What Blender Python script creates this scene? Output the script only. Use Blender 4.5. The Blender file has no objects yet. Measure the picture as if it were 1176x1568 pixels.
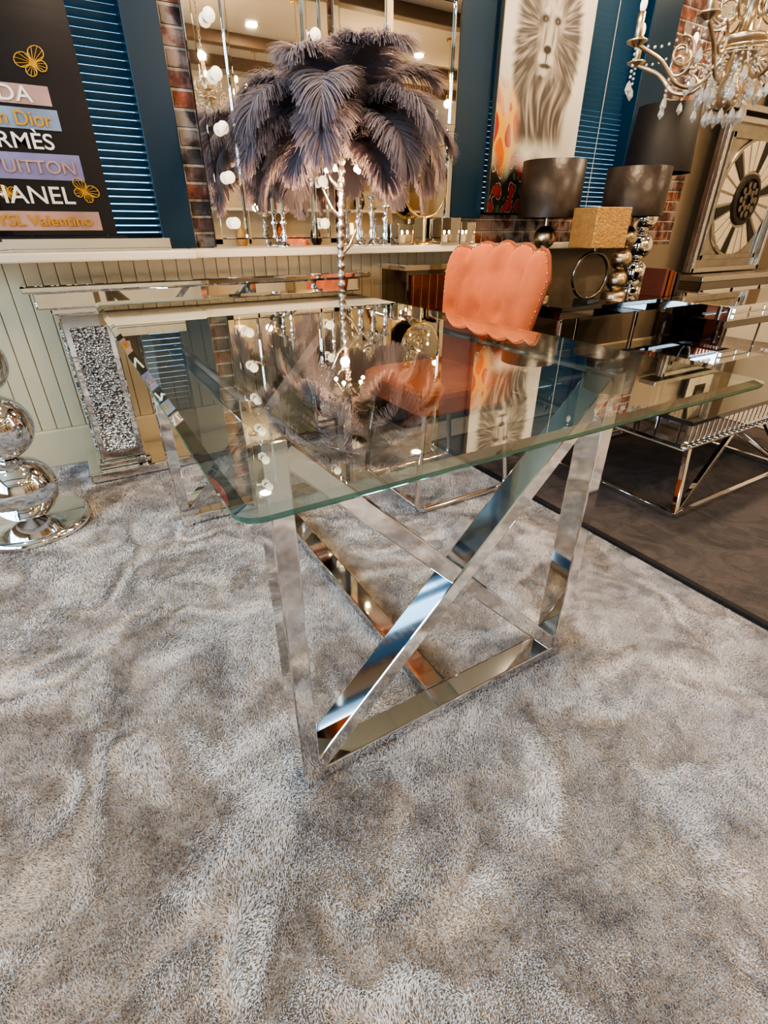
import bpy, bmesh, math, random
import numpy as np
from mathutils import Vector, Matrix, noise
random.seed(7)
R=math.radians
# ---------------------------------------------------------------- materials
def newmat(name):
    m=bpy.data.materials.new(name); m.use_nodes=True
    nt=m.node_tree; b=nt.nodes['Principled BSDF']; return m,nt,b
def pm(name,col,rough=.5,metal=0.,var=0.,scale=8.,bump=0.,bscale=60.,emit=None,es=0.,sheen=0.,coat=0.,trans=0.,stint=None):
    m,nt,b=newmat(name); L=nt.links
    b.inputs['Base Color'].default_value=(*col,1); b.inputs['Roughness'].default_value=rough
    b.inputs['Metallic'].default_value=metal
    b.inputs['Sheen Weight'].default_value=sheen; b.inputs['Coat Weight'].default_value=coat
    if stint: b.inputs['Sheen Tint'].default_value=(*stint,1)
    b.inputs['Transmission Weight'].default_value=trans
    if emit: b.inputs['Emission Color'].default_value=(*emit,1); b.inputs['Emission Strength'].default_value=es
    tc=nt.nodes.new('ShaderNodeTexCoord')
    n=nt.nodes.new('ShaderNodeTexNoise'); n.inputs['Scale'].default_value=scale; n.inputs['Detail'].default_value=4
    L.new(tc.outputs['Object'],n.inputs['Vector'])
    r=nt.nodes.new('ShaderNodeMapRange'); r.inputs[3].default_value=1-var; r.inputs[4].default_value=1+var
    L.new(n.outputs[0],r.inputs[0])
    mx=nt.nodes.new('ShaderNodeMix'); mx.data_type='RGBA'; mx.blend_type='MULTIPLY'; mx.inputs[0].default_value=1
    mx.inputs[6].default_value=(*col,1); L.new(r.outputs[0],mx.inputs[7]); L.new(mx.outputs[2],b.inputs['Base Color'])
    if bump>0:
        n2=nt.nodes.new('ShaderNodeTexNoise'); n2.inputs['Scale'].default_value=bscale
        L.new(tc.outputs['Object'],n2.inputs['Vector'])
        bp=nt.nodes.new('ShaderNodeBump'); bp.inputs['Strength'].default_value=bump; bp.inputs['Distance'].default_value=.01
        L.new(n2.outputs[0],bp.inputs['Height']); L.new(bp.outputs[0],b.inputs['Normal'])
    return m
M={}
M['chrome']=pm('chrome',(.82,.815,.81),.05,1,.03,3)
M['gunmetal']=pm('gunmetal',(.22,.20,.18),.15,1,.1,6)
M['silver']=pm('silver_leaf',(.60,.57,.53),.26,1,.2,40,.3,120)
M['antique']=pm('antique_silver',(.40,.37,.33),.28,1,.35,12,.2,60)
M['mirror']=pm('mirror_glass',(.88,.865,.84),.015,1,.01,2)
M['mirror_dim']=pm('mirror_smoked',(.27,.25,.24),.04,1,.05,2)
M['blackglass']=pm('black_glass',(.008,.007,.008),.04,0,.1,2,coat=1)
M['black']=pm('black_lacquer',(.012,.011,.011),.3,0,.1,3)
M['teal']=pm('teal_paint',(.004,.030,.062),.32,0,.1,3)
M['slat']=pm('blind_slat',(.055,.13,.20),.28,0,.08,3)
M['cream']=pm('cream_paint',(.58,.475,.32),.45,0,.05,4)
M['white']=pm('white_paint',(.64,.57,.47),.4,0,.04,4)
M['wall']=pm('warm_plaster',(.26,.20,.14),.8,0,.15,3,.1,40)
M['wall_lt']=pm('pale_cream_plaster',(.60,.50,.36),.8,0,.12,3,.1,40)
M['ceil']=pm('ceiling_paint',(.46,.40,.31),.9,0,.04,2)
M['wood']=pm('beam_wood',(.14,.09,.055),.6,0,.3,6)
M['orange']=pm('terracotta_velvet',(.47,.115,.040),.85,0,.4,9,.25,25,sheen=.2,stint=(1,.6,.4))
M['piping']=pm('terracotta_piping',(.26,.06,.02),.6,0,.1,9)
M['bronze']=pm('bronze_velvet_shade',(.045,.032,.026),.4,.35,.6,14,.2,30)
M['goldshade']=pm('gold_textured_shade',(.50,.30,.13),.45,.5,.35,50,.6,90)
M['blackshade']=pm('black_shade',(.010,.007,.007),.6,0,.1,5)
M['added_litshade']=pm('added_lit_lamp_shade',(.8,.6,.35),.6,0,.1,5,emit=(1,.66,.32),es=2.2)
M['brass']=pm('brass',(.75,.52,.24),.2,1,.1,5)
M['copper']=pm('copper_mirror',(.42,.15,.08),.12,1,.1,5)
M['champ']=pm('champagne_metal',(.55,.45,.33),.3,1,.15,20)
M['bulb']=pm('opal_bulb',(.8,.72,.58),.25,0,0,1,emit=(1,.84,.6),es=.6)
M['hot']=pm('lit_filament_bulb',(1,.9,.7),.3,0,0,1,emit=(1,.72,.38),es=45)
M['down']=pm('downlight_lens',(1,.9,.7),.3,0,0,1,emit=(1,.82,.6),es=14)
M['book']=pm('book_leather',(.14,.045,.03),.5,0,.2,8)
M['paper']=pm('cream_card',(.55,.46,.35),.7,0,.15,25)
M['crystal']=pm('crystal',(.85,.80,.74),.03,.35,.02,3,trans=.5)
M['ink']=pm('poster_black',(.010,.008,.012),.25,0,.3,6,coat=.4)
M['pink']=pm('poster_pink',(.40,.25,.22),.3,0,.5,9)
M['lav']=pm('poster_lavender',(.21,.195,.35),.3,0,.5,9)
M['pale']=pm('poster_pale_blue',(.19,.24,.33),.3,0,.5,9)
M['txtw']=pm('poster_white_ink',(.7,.67,.62),.4)
M['txtg']=pm('poster_gold_ink',(.55,.30,.05),.35,.3,.2,20)
M['red']=pm('poster_red',(.20,.02,.03),.4,0,.5,9)
M['dstone']=pm('dark_petal',(.03,.025,.02),.5,.3,.3,20)
# feather
m,nt,b=newmat('ostrich_feather'); b.inputs['Base Color'].default_value=(.20,.175,.21,1)
b.inputs['Roughness'].default_value=.6; b.inputs['Sheen Weight'].default_value=.25
tr=nt.nodes.new('ShaderNodeBsdfTranslucent'); tr.inputs[0].default_value=(.54,.43,.42,1)
mx=nt.nodes.new('ShaderNodeMixShader'); mx.inputs[0].default_value=.42
o=nt.nodes['Material Output']; nt.links.new(b.outputs[0],mx.inputs[1]); nt.links.new(tr.outputs[0],mx.inputs[2]); nt.links.new(mx.outputs[0],o.inputs[0]); M['feather']=m
# clear table glass (transparent + fresnel-like reflection by facing angle)
def glassmat(name,tint,f0,rough=0.0,power=5.0,gcol=(.97,1,.99)):
    m=bpy.data.materials.new(name); m.use_nodes=True; nt=m.node_tree; nt.nodes.clear(); L=nt.links
    o=nt.nodes.new('ShaderNodeOutputMaterial'); t=nt.nodes.new('ShaderNodeBsdfTransparent'); t.inputs[0].default_value=(*tint,1)
    g=nt.nodes.new('ShaderNodeBsdfGlossy'); g.inputs['Roughness'].default_value=rough; g.inputs[0].default_value=(*gcol,1)
    lw=nt.nodes.new('ShaderNodeLayerWeight'); lw.inputs[0].default_value=.5
    p=nt.nodes.new('ShaderNodeMath'); p.operation='POWER'; p.inputs[1].default_value=power
    r=nt.nodes.new('ShaderNodeMapRange'); r.inputs[3].default_value=f0; r.inputs[4].default_value=1
    mx=nt.nodes.new('ShaderNodeMixShader')
    L.new(lw.outputs['Facing'],p.inputs[0]); L.new(p.outputs[0],r.inputs[0]); L.new(r.outputs[0],mx.inputs[0])
    L.new(t.outputs[0],mx.inputs[1]); L.new(g.outputs[0],mx.inputs[2]); L.new(mx.outputs[0],o.inputs[0]); return m
M['glass']=glassmat('clear_table_glass',(.80,.84,.80),.12,0,2.2)
M['glassb']=glassmat('table_glass_underside',(.94,.96,.94),.0,0,12)
M['glassedge']=glassmat('polished_glass_edge',(.05,.16,.12),.24,.05,3,(.6,.88,.76))
M['bevel']=glassmat('bevelled_glass',(.66,.76,.70),.38,.0,2,(.97,1,.98))
M['pane']=glassmat('window_glass',(.9,.95,.96),.05,0,5)
# bricks
m,nt,b=newmat('reclaimed_brick'); L=nt.links
tc=nt.nodes.new('ShaderNodeTexCoord'); sp=nt.nodes.new('ShaderNodeSeparateXYZ'); cb=nt.nodes.new('ShaderNodeCombineXYZ')
ad=nt.nodes.new('ShaderNodeMath'); ad.operation='ADD'
L.new(tc.outputs['Object'],sp.inputs[0]); L.new(sp.outputs[0],ad.inputs[0]); L.new(sp.outputs[1],ad.inputs[1]); L.new(ad.outputs[0],cb.inputs[0]); L.new(sp.outputs[2],cb.inputs[1])
br=nt.nodes.new('ShaderNodeTexBrick'); br.inputs['Scale'].default_value=1; br.inputs['Brick Width'].default_value=.17; br.inputs['Row Height'].default_value=.064
br.inputs['Mortar Size'].default_value=.007; br.inputs['Mortar Smooth'].default_value=.4; br.inputs['Bias'].default_value=.1
br.inputs['Color1'].default_value=(.26,.075,.04,1); br.inputs['Color2'].default_value=(.060,.055,.058,1); br.inputs['Mortar'].default_value=(.33,.28,.23,1)
nz=nt.nodes.new('ShaderNodeTexNoise'); nz.inputs['Scale'].default_value=16; nz.inputs['Detail'].default_value=8; nz.inputs['Roughness'].default_value=.65
cr=nt.nodes.new('ShaderNodeValToRGB'); cr.color_ramp.elements[0].position=.35; cr.color_ramp.elements[0].color=(.35,.33,.32,1); cr.color_ramp.elements[1].position=.66; cr.color_ramp.elements[1].color=(1.6,1.55,1.5,1)
mx=nt.nodes.new('ShaderNodeMix'); mx.data_type='RGBA'; mx.blend_type='MULTIPLY'; mx.inputs[0].default_value=1
L.new(cb.outputs[0],br.inputs['Vector']); L.new(tc.outputs['Object'],nz.inputs['Vector']); L.new(nz.outputs[0],cr.inputs[0])
L.new(br.outputs[0],mx.inputs[6]); L.new(cr.outputs[0],mx.inputs[7])
nz2=nt.nodes.new('ShaderNodeTexNoise'); nz2.inputs['Scale'].default_value=8; nz2.inputs['Detail'].default_value=6; L.new(tc.outputs['Object'],nz2.inputs['Vector'])
r2=nt.nodes.new('ShaderNodeMapRange'); r2.inputs[1].default_value=.50; r2.inputs[2].default_value=.60; r2.inputs[4].default_value=.6; L.new(nz2.outputs[0],r2.inputs[0])
mx2=nt.nodes.new('ShaderNodeMix'); mx2.data_type='RGBA'; mx2.inputs[7].default_value=(.33,.28,.245,1); L.new(r2.outputs[0],mx2.inputs[0]); L.new(mx.outputs[2],mx2.inputs[6])
L.new(mx2.outputs[2],b.inputs['Base Color']); b.inputs['Roughness'].default_value=.85
ma=nt.nodes.new('ShaderNodeMath'); ma.operation='MULTIPLY_ADD'; ma.inputs[1].default_value=.4; L.new(nz.outputs[0],ma.inputs[0])
iv=nt.nodes.new('ShaderNodeMath'); iv.operation='SUBTRACT'; iv.inputs[0].default_value=1; L.new(br.outputs['Fac'],iv.inputs[1]); L.new(iv.outputs[0],ma.inputs[2])
bp=nt.nodes.new('ShaderNodeBump'); bp.inputs['Strength'].default_value=.9; bp.inputs['Distance'].default_value=.014; L.new(ma.outputs[0],bp.inputs['Height']); L.new(bp.outputs[0],b.inputs['Normal'])
M['brick']=m
# carpets
def carpet(name,dark,light,blotch=3.2,bump=.9,sheen=.2):
    m,nt,b=newmat(name); L=nt.links
    tc=nt.nodes.new('ShaderNodeTexCoord')
    def nz(s,d,dist,rough=.55):
        n=nt.nodes.new('ShaderNodeTexNoise'); n.inputs['Scale'].default_value=s; n.inputs['Detail'].default_value=d; n.inputs['Distortion'].default_value=dist; n.inputs['Roughness'].default_value=rough
        L.new(tc.outputs['Object'],n.inputs['Vector']); return n
    a=nz(blotch,5,.9); c=nz(blotch*2.6,4,2.2); f=nz(190,3,.4,.7)
    def mr(n,lo,hi,a0=0,a1=1):
        r=nt.nodes.new('ShaderNodeMapRange'); r.inputs[1].default_value=lo; r.inputs[2].default_value=hi; r.inputs[3].default_value=a0; r.inputs[4].default_value=a1; r.interpolation_type='SMOOTHSTEP'; L.new(n.outputs[0],r.inputs[0]); return r
    ra=mr(a,.42,.58); rc=mr(c,.40,.58); rf=mr(f,.3,.7)
    def madd(x,k,y):
        q=nt.nodes.new('ShaderNodeMath'); q.operation='MULTIPLY_ADD'; q.inputs[1].default_value=k; L.new(x.outputs[0],q.inputs[0])
        if hasattr(y,'outputs'): L.new(y.outputs[0],q.inputs[2])
        else: q.inputs[2].default_value=y
        return q
    s=madd(ra,.38,madd(rc,.44,madd(rf,.18,0.)))
    mx=nt.nodes.new('ShaderNodeMix'); mx.data_type='RGBA'; mx.inputs[6].default_value=(*dark,1); mx.inputs[7].default_value=(*light,1); L.new(s.outputs[0],mx.inputs[0])
    L.new(mx.outputs[2],b.inputs['Base Color']); b.inputs['Roughness'].default_value=.95; b.inputs['Sheen Weight'].default_value=sheen
    if bump:
        h=madd(ra,.25,madd(rc,.35,madd(rf,.4,0.)))
        bp=nt.nodes.new('ShaderNodeBump'); bp.inputs['Strength'].default_value=bump; bp.inputs['Distance'].default_value=.012; L.new(h.outputs[0],bp.inputs['Height']); L.new(bp.outputs[0],b.inputs['Normal'])
    return m
M['carpet']=carpet('carpet_backing',(.50,.45,.43),(.66,.60,.57))
M['pile']=carpet('plush_carpet_pile',(.44,.385,.365),(.78,.71,.675),3.2,0,.25)
M['rug']=carpet('dark_mocha_rug',(.035,.024,.022),(.13,.092,.082),2.6)
M['rugedge']=pm('rug_border',(.02,.016,.016),.8,0,.2,30,.4,150)
# crushed crystal
m,nt,b=newmat('crushed_crystal'); L=nt.links; tc=nt.nodes.new('ShaderNodeTexCoord'); v=nt.nodes.new('ShaderNodeTexVoronoi'); v.inputs['Scale'].default_value=130
L.new(tc.outputs['Object'],v.inputs['Vector']); cr=nt.nodes.new('ShaderNodeValToRGB'); cr.color_ramp.elements[0].color=(.10,.09,.085,1); cr.color_ramp.elements[1].color=(.9,.86,.80,1); cr.color_ramp.elements[0].position=.2; cr.color_ramp.elements[1].position=.9
L.new(v.outputs['Color'],cr.inputs[0]); L.new(cr.outputs[0],b.inputs['Base Color']); b.inputs['Metallic'].default_value=.8; b.inputs['Roughness'].default_value=.22
bp=nt.nodes.new('ShaderNodeBump'); bp.inputs['Strength'].default_value=1; bp.inputs['Distance'].default_value=.01; L.new(v.outputs['Distance'],bp.inputs['Height']); L.new(bp.outputs[0],b.inputs['Normal']); M['crush']=m
# vertex colour
m,nt,b=newmat('painted_canvas'); at=nt.nodes.new('ShaderNodeVertexColor'); at.layer_name='Col'; nt.links.new(at.outputs[0],b.inputs['Base Color']); b.inputs['Roughness'].default_value=.4; b.inputs['Coat Weight'].default_value=.1; M['canvas']=m
# ---------------------------------------------------------------- mesh builder
def root(name,loc=(0,0,0)):
    e=bpy.data.objects.new(name,None); e.location=loc; e.empty_display_size=.1; bpy.context.collection.objects.link(e); return e
class MB:
    def __init__(s): s.v=[];s.f=[];s.m=[];s.sm=[];s.mats=[]
    def mi(s,k):
        if k not in s.mats: s.mats.append(k)
        return s.mats.index(k)
    def add(s,vs,fs,k,smooth=False):
        o=len(s.v); s.v+= [tuple(v) for v in vs]; i=s.mi(k)
        for f in fs: s.f.append([o+a for a in f]); s.m.append(i); s.sm.append(smooth)
    def obox(s,c,ax,ay,az,k):
        c=Vector(c);ax=Vector(ax);ay=Vector(ay);az=Vector(az); vs=[]
        for z in(-1,1):
            for y in(-1,1):
                for x in(-1,1): vs.append(c+ax*x+ay*y+az*z)
        fs=[(0,2,3,1),(4,5,7,6),(0,1,5,4),(2,6,7,3),(0,4,6,2),(1,3,7,5)]
        if ax.cross(ay).dot(az)<0: fs=[f[::-1] for f in fs]
        s.add(vs,fs,k)
    def box(s,p0,p1,k,rz=0):
        p0=Vector(p0);p1=Vector(p1);c=(p0+p1)/2;h=(p1-p0)/2
        q=Matrix.Rotation(rz,3,'Z'); s.obox(c,q@Vector((h.x,0,0)),q@Vector((0,h.y,0)),(0,0,h.z),k)
    def bar(s,p0,p1,depth,inp,k,dv=(0,1,0)):
        p0=Vector(p0);p1=Vector(p1);d=(p1-p0);l=d.length;d.normalize();dv=Vector(dv); dv=(dv-d*dv.dot(d)).normalized(); w=d.cross(dv)
        s.obox((p0+p1)/2,d*l/2,dv*depth/2,w*inp/2,k)
    def lathe(s,prof,c,k,seg=32,smooth=True,mat3=None):
        c=Vector(c); vs=[];fs=[]
        for r,z in prof:
            for i in range(seg):
                a=2*math.pi*i/seg; p=Vector((r*math.cos(a),r*math.sin(a),z))
                if mat3: p=mat3@p
                vs.append(c+p)
        n=len(prof)
        for j in range(n-1):
            for i in range(seg):
                i2=(i+1)%seg; fs.append((j*seg+i,j*seg+i2,(j+1)*seg+i2,(j+1)*seg+i))
        s.add(vs,fs,k,smooth)
        if prof[0][0]>1e-4: s.add(vs[:seg],[tuple(range(seg))[::-1]],k)
        if prof[-1][0]>1e-4: s.add(vs[-seg:],[tuple(range(seg))],k)
    def cyl(s,c,r,h,k,seg=32,mat3=None,r2=None): s.lathe([(r,-h/2),(r if r2 is None else r2,h/2)],c,k,seg,True,mat3)
    def sph(s,c,r,k,seg=24,sc=(1,1,1)):
        n=seg//2; prof=[(r*math.sin(math.pi*i/n)+1e-5,-r*math.cos(math.pi*i/n)) for i in range(n+1)]
        s.lathe(prof,c,k,seg,True,Matrix.Diagonal(Vector(sc)))
    def tube(s,pts,r,k,seg=8,closed=False):
        pts=[Vector(p) for p in pts]; n=len(pts); rs=r if isinstance(r,(list,tuple)) else [r]*n
        T=[]
        for i in range(n):
            a=pts[(i-1)%n] if (closed or i>0) else pts[i]; b=pts[(i+1)%n] if (closed or i<n-1) else pts[i]
            T.append((b-a).normalized())
        up=Vector((0,0,1)) if abs(T[0].z)<.9 else Vector((1,0,0)); nrm=T[0].cross(up).normalized(); vs=[];fs=[]
        for i in range(n):
            nrm=(nrm-T[i]*nrm.dot(T[i])).normalized(); bn=T[i].cross(nrm)
            for j in range(seg):
                a=2*math.pi*j/seg; vs.append(pts[i]+(nrm*math.cos(a)+bn*math.sin(a))*rs[i])
        for i in range(n if closed else n-1):
            i2=(i+1)%n
            for j in range(seg):
                j2=(j+1)%seg; fs.append((i*seg+j,i*seg+j2,i2*seg+j2,i2*seg+j))
        s.add(vs,fs,k,True)
        if not closed: s.add(vs[:seg],[tuple(range(seg))[::-1]],k); s.add(vs[-seg:],[tuple(range(seg))],k)
    def done(s,name,parent=None,bevel=0,seg=2):
        me=bpy.data.meshes.new(name); me.from_pydata(s.v,[],s.f); me.update()
        for k in s.mats: me.materials.append(M[k])
        me.polygons.foreach_set('material_index',s.m); me.polygons.foreach_set('use_smooth',s.sm)
        ob=bpy.data.objects.new(name,me); bpy.context.collection.objects.link(ob)
        if parent: 
            ob.parent=parent; ob.matrix_parent_inverse=Matrix.Translation(-Vector(parent.location))
        if bevel:
            md=ob.modifiers.new('bevel','BEVEL'); md.width=bevel; md.segments=seg; md.limit_method='ANGLE'; md.angle_limit=R(50)
        return ob
# ---------------------------------------------------------------- room
X0,X1,Y0,Y1,ZC=-2.3,5.8,-3.6,2.3,2.75
rng=np.random.default_rng(3)
def vnoise(x,y,scale,seed,octs=3):
    out=np.zeros_like(x); amp=1.;tot=0.
    for o_ in range(octs):
        g=np.random.default_rng(seed+o_*17).random((256,256)).astype(np.float32); u=x*scale*2**o_+50; v_=y*scale*2**o_+50
        i=np.floor(u).astype(int); j=np.floor(v_).astype(int); fu=u-i; fv=v_-j; fu=fu*fu*(3-2*fu); fv=fv*fv*(3-2*fv); i%=256;j%=256;i1=(i+1)%256;j1=(j+1)%256
        out+=amp*((g[i,j]*(1-fu)+g[i1,j]*fu)*(1-fv)+(g[i,j1]*(1-fu)+g[i1,j1]*fu)*fv); tot+=amp; amp*=.5
    return out/tot
ZB=-.007
def patch(x0,x1,y0,y1,dens,w,h):
    n=int((x1-x0)*(y1-y0)*dens); x=rng.uniform(x0,x1,n); y=rng.uniform(y0,y1,n)
    wx=x+.16*(vnoise(x,y,4.5,11)-.5)*2; wy=y+.16*(vnoise(x,y,4.5,29)-.5)*2
    th=vnoise(wx,wy,4.6,5,2)*2*np.pi*3.0; mg=np.clip((vnoise(wx,wy,7.5,41,3)-.36)*3.4,.0,1.0)
    clump=vnoise(x,y,170,71,2); th=th+(clump-.5)*2.0+rng.normal(0,.4,n)
    lean=h*(.15+.75*mg)*rng.uniform(.7,1.2,n); hh=h*(1.0-.25*mg)*rng.uniform(.88,1.06,n)*(.93+.14*vnoise(x,y,150,91,2))
    lx=np.cos(th)*lean; ly=np.sin(th)*lean
    fa=rng.uniform(0,2*np.pi,n); px_=np.cos(fa)*w; py_=np.sin(fa)*w
    zb=ZB
    V=np.empty((n,5,3),np.float32)
    V[:,0]=np.stack([x-px_,y-py_,np.full(n,zb)],1); V[:,1]=np.stack([x+px_,y+py_,np.full(n,zb)],1)
    V[:,2]=np.stack([x+lx*.4+px_*1.0,y+ly*.4+py_*1.0,zb+hh*.78],1); V[:,3]=np.stack([x+lx*.4-px_*1.0,y+ly*.4-py_*1.0,zb+hh*.78],1)
    V[:,4]=np.stack([x+lx,y+ly,zb+hh],1)
    return V.reshape(-1,3),n
parts=[patch(-.85,1.38,-.85,.9,220000,.00085,.0074),patch(-.85,1.38,.9,2.25,95000,.0012,.0074),patch(1.38,2.0,-.85,-.38,90000,.0012,.0074)]
PV=np.concatenate([p[0] for p in parts]); NB=sum(p[1] for p in parts)
slab=np.array([(x,y,z) for z in(-.12,ZB) for y in(Y0-.2,Y1+.25) for x in(X0-.2,X1+.2)],np.float32)
sf=np.array([0,2,3,1, 4,5,7,6, 0,1,5,4, 2,6,7,3, 0,4,6,2, 1,3,7,5],np.int32)
base=(np.arange(NB)*5+8)[:,None]
bl=np.concatenate([base+np.array([[0,1,2,3]]),base+np.array([[3,2,4]])],1).reshape(-1).astype(np.int32)
allv=np.concatenate([slab,PV]); loops=np.concatenate([sf,bl])
me=bpy.data.meshes.new('floor'); me.vertices.add(len(allv)); me.vertices.foreach_set('co',allv.reshape(-1)); me.loops.add(len(loops)); me.loops.foreach_set('vertex_index',loops)
tot=np.concatenate([np.full(6,4),np.tile([4,3],NB)]).astype(np.int32); st=np.concatenate([[0],np.cumsum(tot)[:-1]]).astype(np.int32)
me.polygons.add(len(tot)); me.polygons.foreach_set('loop_start',st); me.polygons.foreach_set('loop_total',tot)
mi=np.ones(len(tot),np.int32); mi[:6]=0; me.materials.append(M['carpet']); me.materials.append(M['pile']); me.polygons.foreach_set('material_index',mi); me.update(calc_edges=True)
ob=bpy.data.objects.new('floor',me); bpy.context.collection.objects.link(ob)
b=MB(); b.box((X0-.2,Y0-.2,ZC),(X1+.2,Y1+.25,ZC+.1),'ceil'); b.done('ceiling')
for i,y in enumerate((-2.8,-1.95,-.35)):  # unseen beams added to break up the blank ceiling reflection in the mirrors
    b=MB(); b.box((X0,y-.06,ZC-.10),(X1,y+.06,ZC),'wood'); b.done('trim_%d'%(i+1),bevel=.008)
SZ=.90
b=MB()
b.box((X0-.2,Y1,-.01),(X1+.2,Y1+.2,SZ-.03),'wall')
b.box((X0-.2,Y1,SZ-.03),(-2.2,Y1+.2,ZC),'brick'); b.box((-1.55,Y1,SZ-.03),(-1.35,Y1+.2,ZC),'brick')
b.box((.40,Y1,SZ-.03),(1.95,Y1+.2,ZC),'brick')
b.box((1.95,Y1,SZ-.03),(3.6,Y1+.2,1.05),'brick')
b.box((3.6,Y1,SZ-.03),(4.12,Y1+.2,ZC),'brick')
b.box((4.12,Y1,SZ-.03),(X1+.2,Y1+.2,ZC),'wall')
b.box((-2.2,Y1,2.62),(.40,Y1+.2,ZC),'wall'); b.box((1.95,Y1,2.5),(3.6,Y1+.2,ZC),'wall')
b.done('wall_back')
b=MB(); b.box((X0-.2,Y0-.2,-.01),(X1+.2,Y0,ZC),'wall_lt'); b.done('wall_front')
b=MB(); b.box((X1,Y0,-.01),(X1+.2,Y1,ZC),'wall_lt'); b.done('wall_right')
b=MB()
b.box((X0-.2,Y0,-.01),(X0,Y1,.6),'wall'); b.box((X0-.2,Y0,2.6),(X0,Y1,ZC),'wall'); b.box((X0-.2,2.15,.6),(X0,Y1,2.6),'wall'); b.box((X0-.2,Y0,.6),(X0,-2.6,2.6),'wall')
b.done('wall_left')
b=MB(); b.box((X0,Y1-.012,.17),(2.2,Y1-.001,SZ-.04),'cream'); x=X0
while x<2.2:
    b.box((x,Y1-.020,.17),(x+.0575,Y1-.010,SZ-.04),'cream'); x+=.060
b.done('trim_wainscot',bevel=.003)
b=MB(); b.box((X0,Y1-.035,-.01),(X1,Y1-.001,.17),'cream'); b.done('baseboard_back',bevel=.008)
b=MB(); b.box((X0,Y1-.20,SZ-.035),(.46,Y1-.0,SZ),'white'); b.box((.46,Y1-.16,SZ-.035),(3.6,Y1-.0,SZ),'white'); b.done('trim_window_sill',bevel=.008)
def window(name,x0,x1,z0,z1,panex,tilt):
    r=root(name,((x0+x1)/2,Y1+.1,z0))
    f=MB()
    for a,c in panex: f.box((a,Y1-.03,z0-.02),(c,Y1+.06,z1+.05),'teal')
    f.box((x0,Y1-.02,z1-.06),(x1,Y1+.06,z1+.05),'teal'); f.box((x0,Y1+.02,z0),(x1,Y1+.16,z0+.03),'teal')
    f.box(((x0+x1)/2-.03,Y1+.12,z0),((x0+x1)/2+.03,Y1+.17,z1),'teal'); f.done('frame',r,.004)
    g=MB(); g.box((x0,Y1+.14,z0),(x1,Y1+.146,z1),'pane'); g.done('glass',r)
    if tilt is None: return
    s=MB(); z=z0+.05
    while z<z1-.05:
        c=Vector(((x0+x1)/2,Y1+.085,z)); an=R(tilt)
        s.obox(c,((x1-x0)/2-.03,0,0),(0,math.cos(an)*.0135,-math.sin(an)*.0135),(0,math.sin(an)*.0006,math.cos(an)*.0006),'slat'); z+=.027
    xx=x0+.1
    while xx<x1:
        s.box((xx-.002,Y1+.065,z0+.03),(xx+.002,Y1+.068,z1),'white'); xx+=.28
    s.box((x0+.03,Y1+.05,z1-.06),(x1-.03,Y1+.11,z1-.02),'slat'); s.done('venetian_blind',r)
window('window_1',-1.35,.40,SZ,2.62,[(-1.42,-1.30),(.36,.50)],54)
window('window_2',1.95,3.6,1.05,2.5,[(1.935,2.16),(3.36,3.62)],60)
window('added_window_4',-2.2,-1.55,SZ,2.62,[(-2.22,-2.16),(-1.6,-1.53)],None)  # unseen window added so the chrome bars reflect bright blue daylight
r=root('window_3',(X0,-.4,.6)); f=MB()
for y in(-2.6,-1.2,.25,1.2,2.09): f.box((X0-.12,y,.6),(X0-.02,y+.06,2.6),'teal')
for z in(.6,1.9,2.54): f.box((X0-.12,-2.6,z),(X0-.02,2.15,z+.06),'teal')
f.done('frame',r,.004); g=MB(); g.box((X0-.14,-2.6,.6),(X0-.134,2.15,2.6),'pane'); g.done('glass',r)
def arealight(name,loc,rot,sx,sy,e,col,shape='RECTANGLE'):
    l=bpy.data.lights.new(name,'AREA'); l.shape=shape; l.size=sx; l.size_y=sy; l.energy=e; l.color=col
    o=bpy.data.objects.new(name,l); o.location=loc; o.rotation_euler=rot; bpy.context.collection.objects.link(o); return o
arealight('daylight_shopfront',(X0-.2,-.22,1.6),(0,R(-90),0),1.95,4.7,150,(.72,.85,1))
for (x,y) in [(.4,-1.5),(2.2,-1.5),(4.2,-1.5),(1.1,.7),(2.9,.6),(4.7,.6),(-1.2,.8),(.9,1.6),(2.6,1.75),(4.4,1.8)]:
    rr=root('ceiling_downlight',(x,y,ZC)); d=MB(); d.lathe([(.055,-.004),(.055,-.012),(.075,-.014),(.08,-.001)],(x,y,ZC),'chrome'); d.cyl((x,y,ZC-.006),.052,.006,'down'); d.done('fitting',rr)
    a=arealight('downlight_lamp',(x,y,ZC-.02),(0,0,0),.1,.1,13,(1,.80,.56),'DISK'); a.parent=rr; a.matrix_parent_inverse=Matrix.Translation(-Vector(rr.location))
# ---------------------------------------------------------------- dining table
W,Ln,H=.90,1.71,.76
t=root('glass_dining_table',(W/2,Ln/2,0))
def rr_outline(x0,y0,x1,y1,rad,n=8):
    o=[]
    for cx,cy,a0 in((x1-rad,y1-rad,0),(x0+rad,y1-rad,90),(x0+rad,y0+rad,180),(x1-rad,y0+rad,270)):
        for i in range(n+1):
            a=R(a0+90*i/n); o.append((cx+rad*math.cos(a),cy+rad*math.sin(a)))
    return o
def layers(mb,ls,kk,kt,kb):
    n=len(ls[0][0]); V=[]
    for o,z in ls: V+=[(x,y,z) for x,y in o]
    for j in range(len(ls)-1):
        mb.add(V,[(j*n+i,j*n+(i+1)%n,(j+1)*n+(i+1)%n,(j+1)*n+i) for i in range(n)],kk[j])
    mb.add(V[-n:],[tuple(range(n))],kt); mb.add(V[:n],[tuple(range(n))[::-1]],kb)
g=MB()
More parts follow.
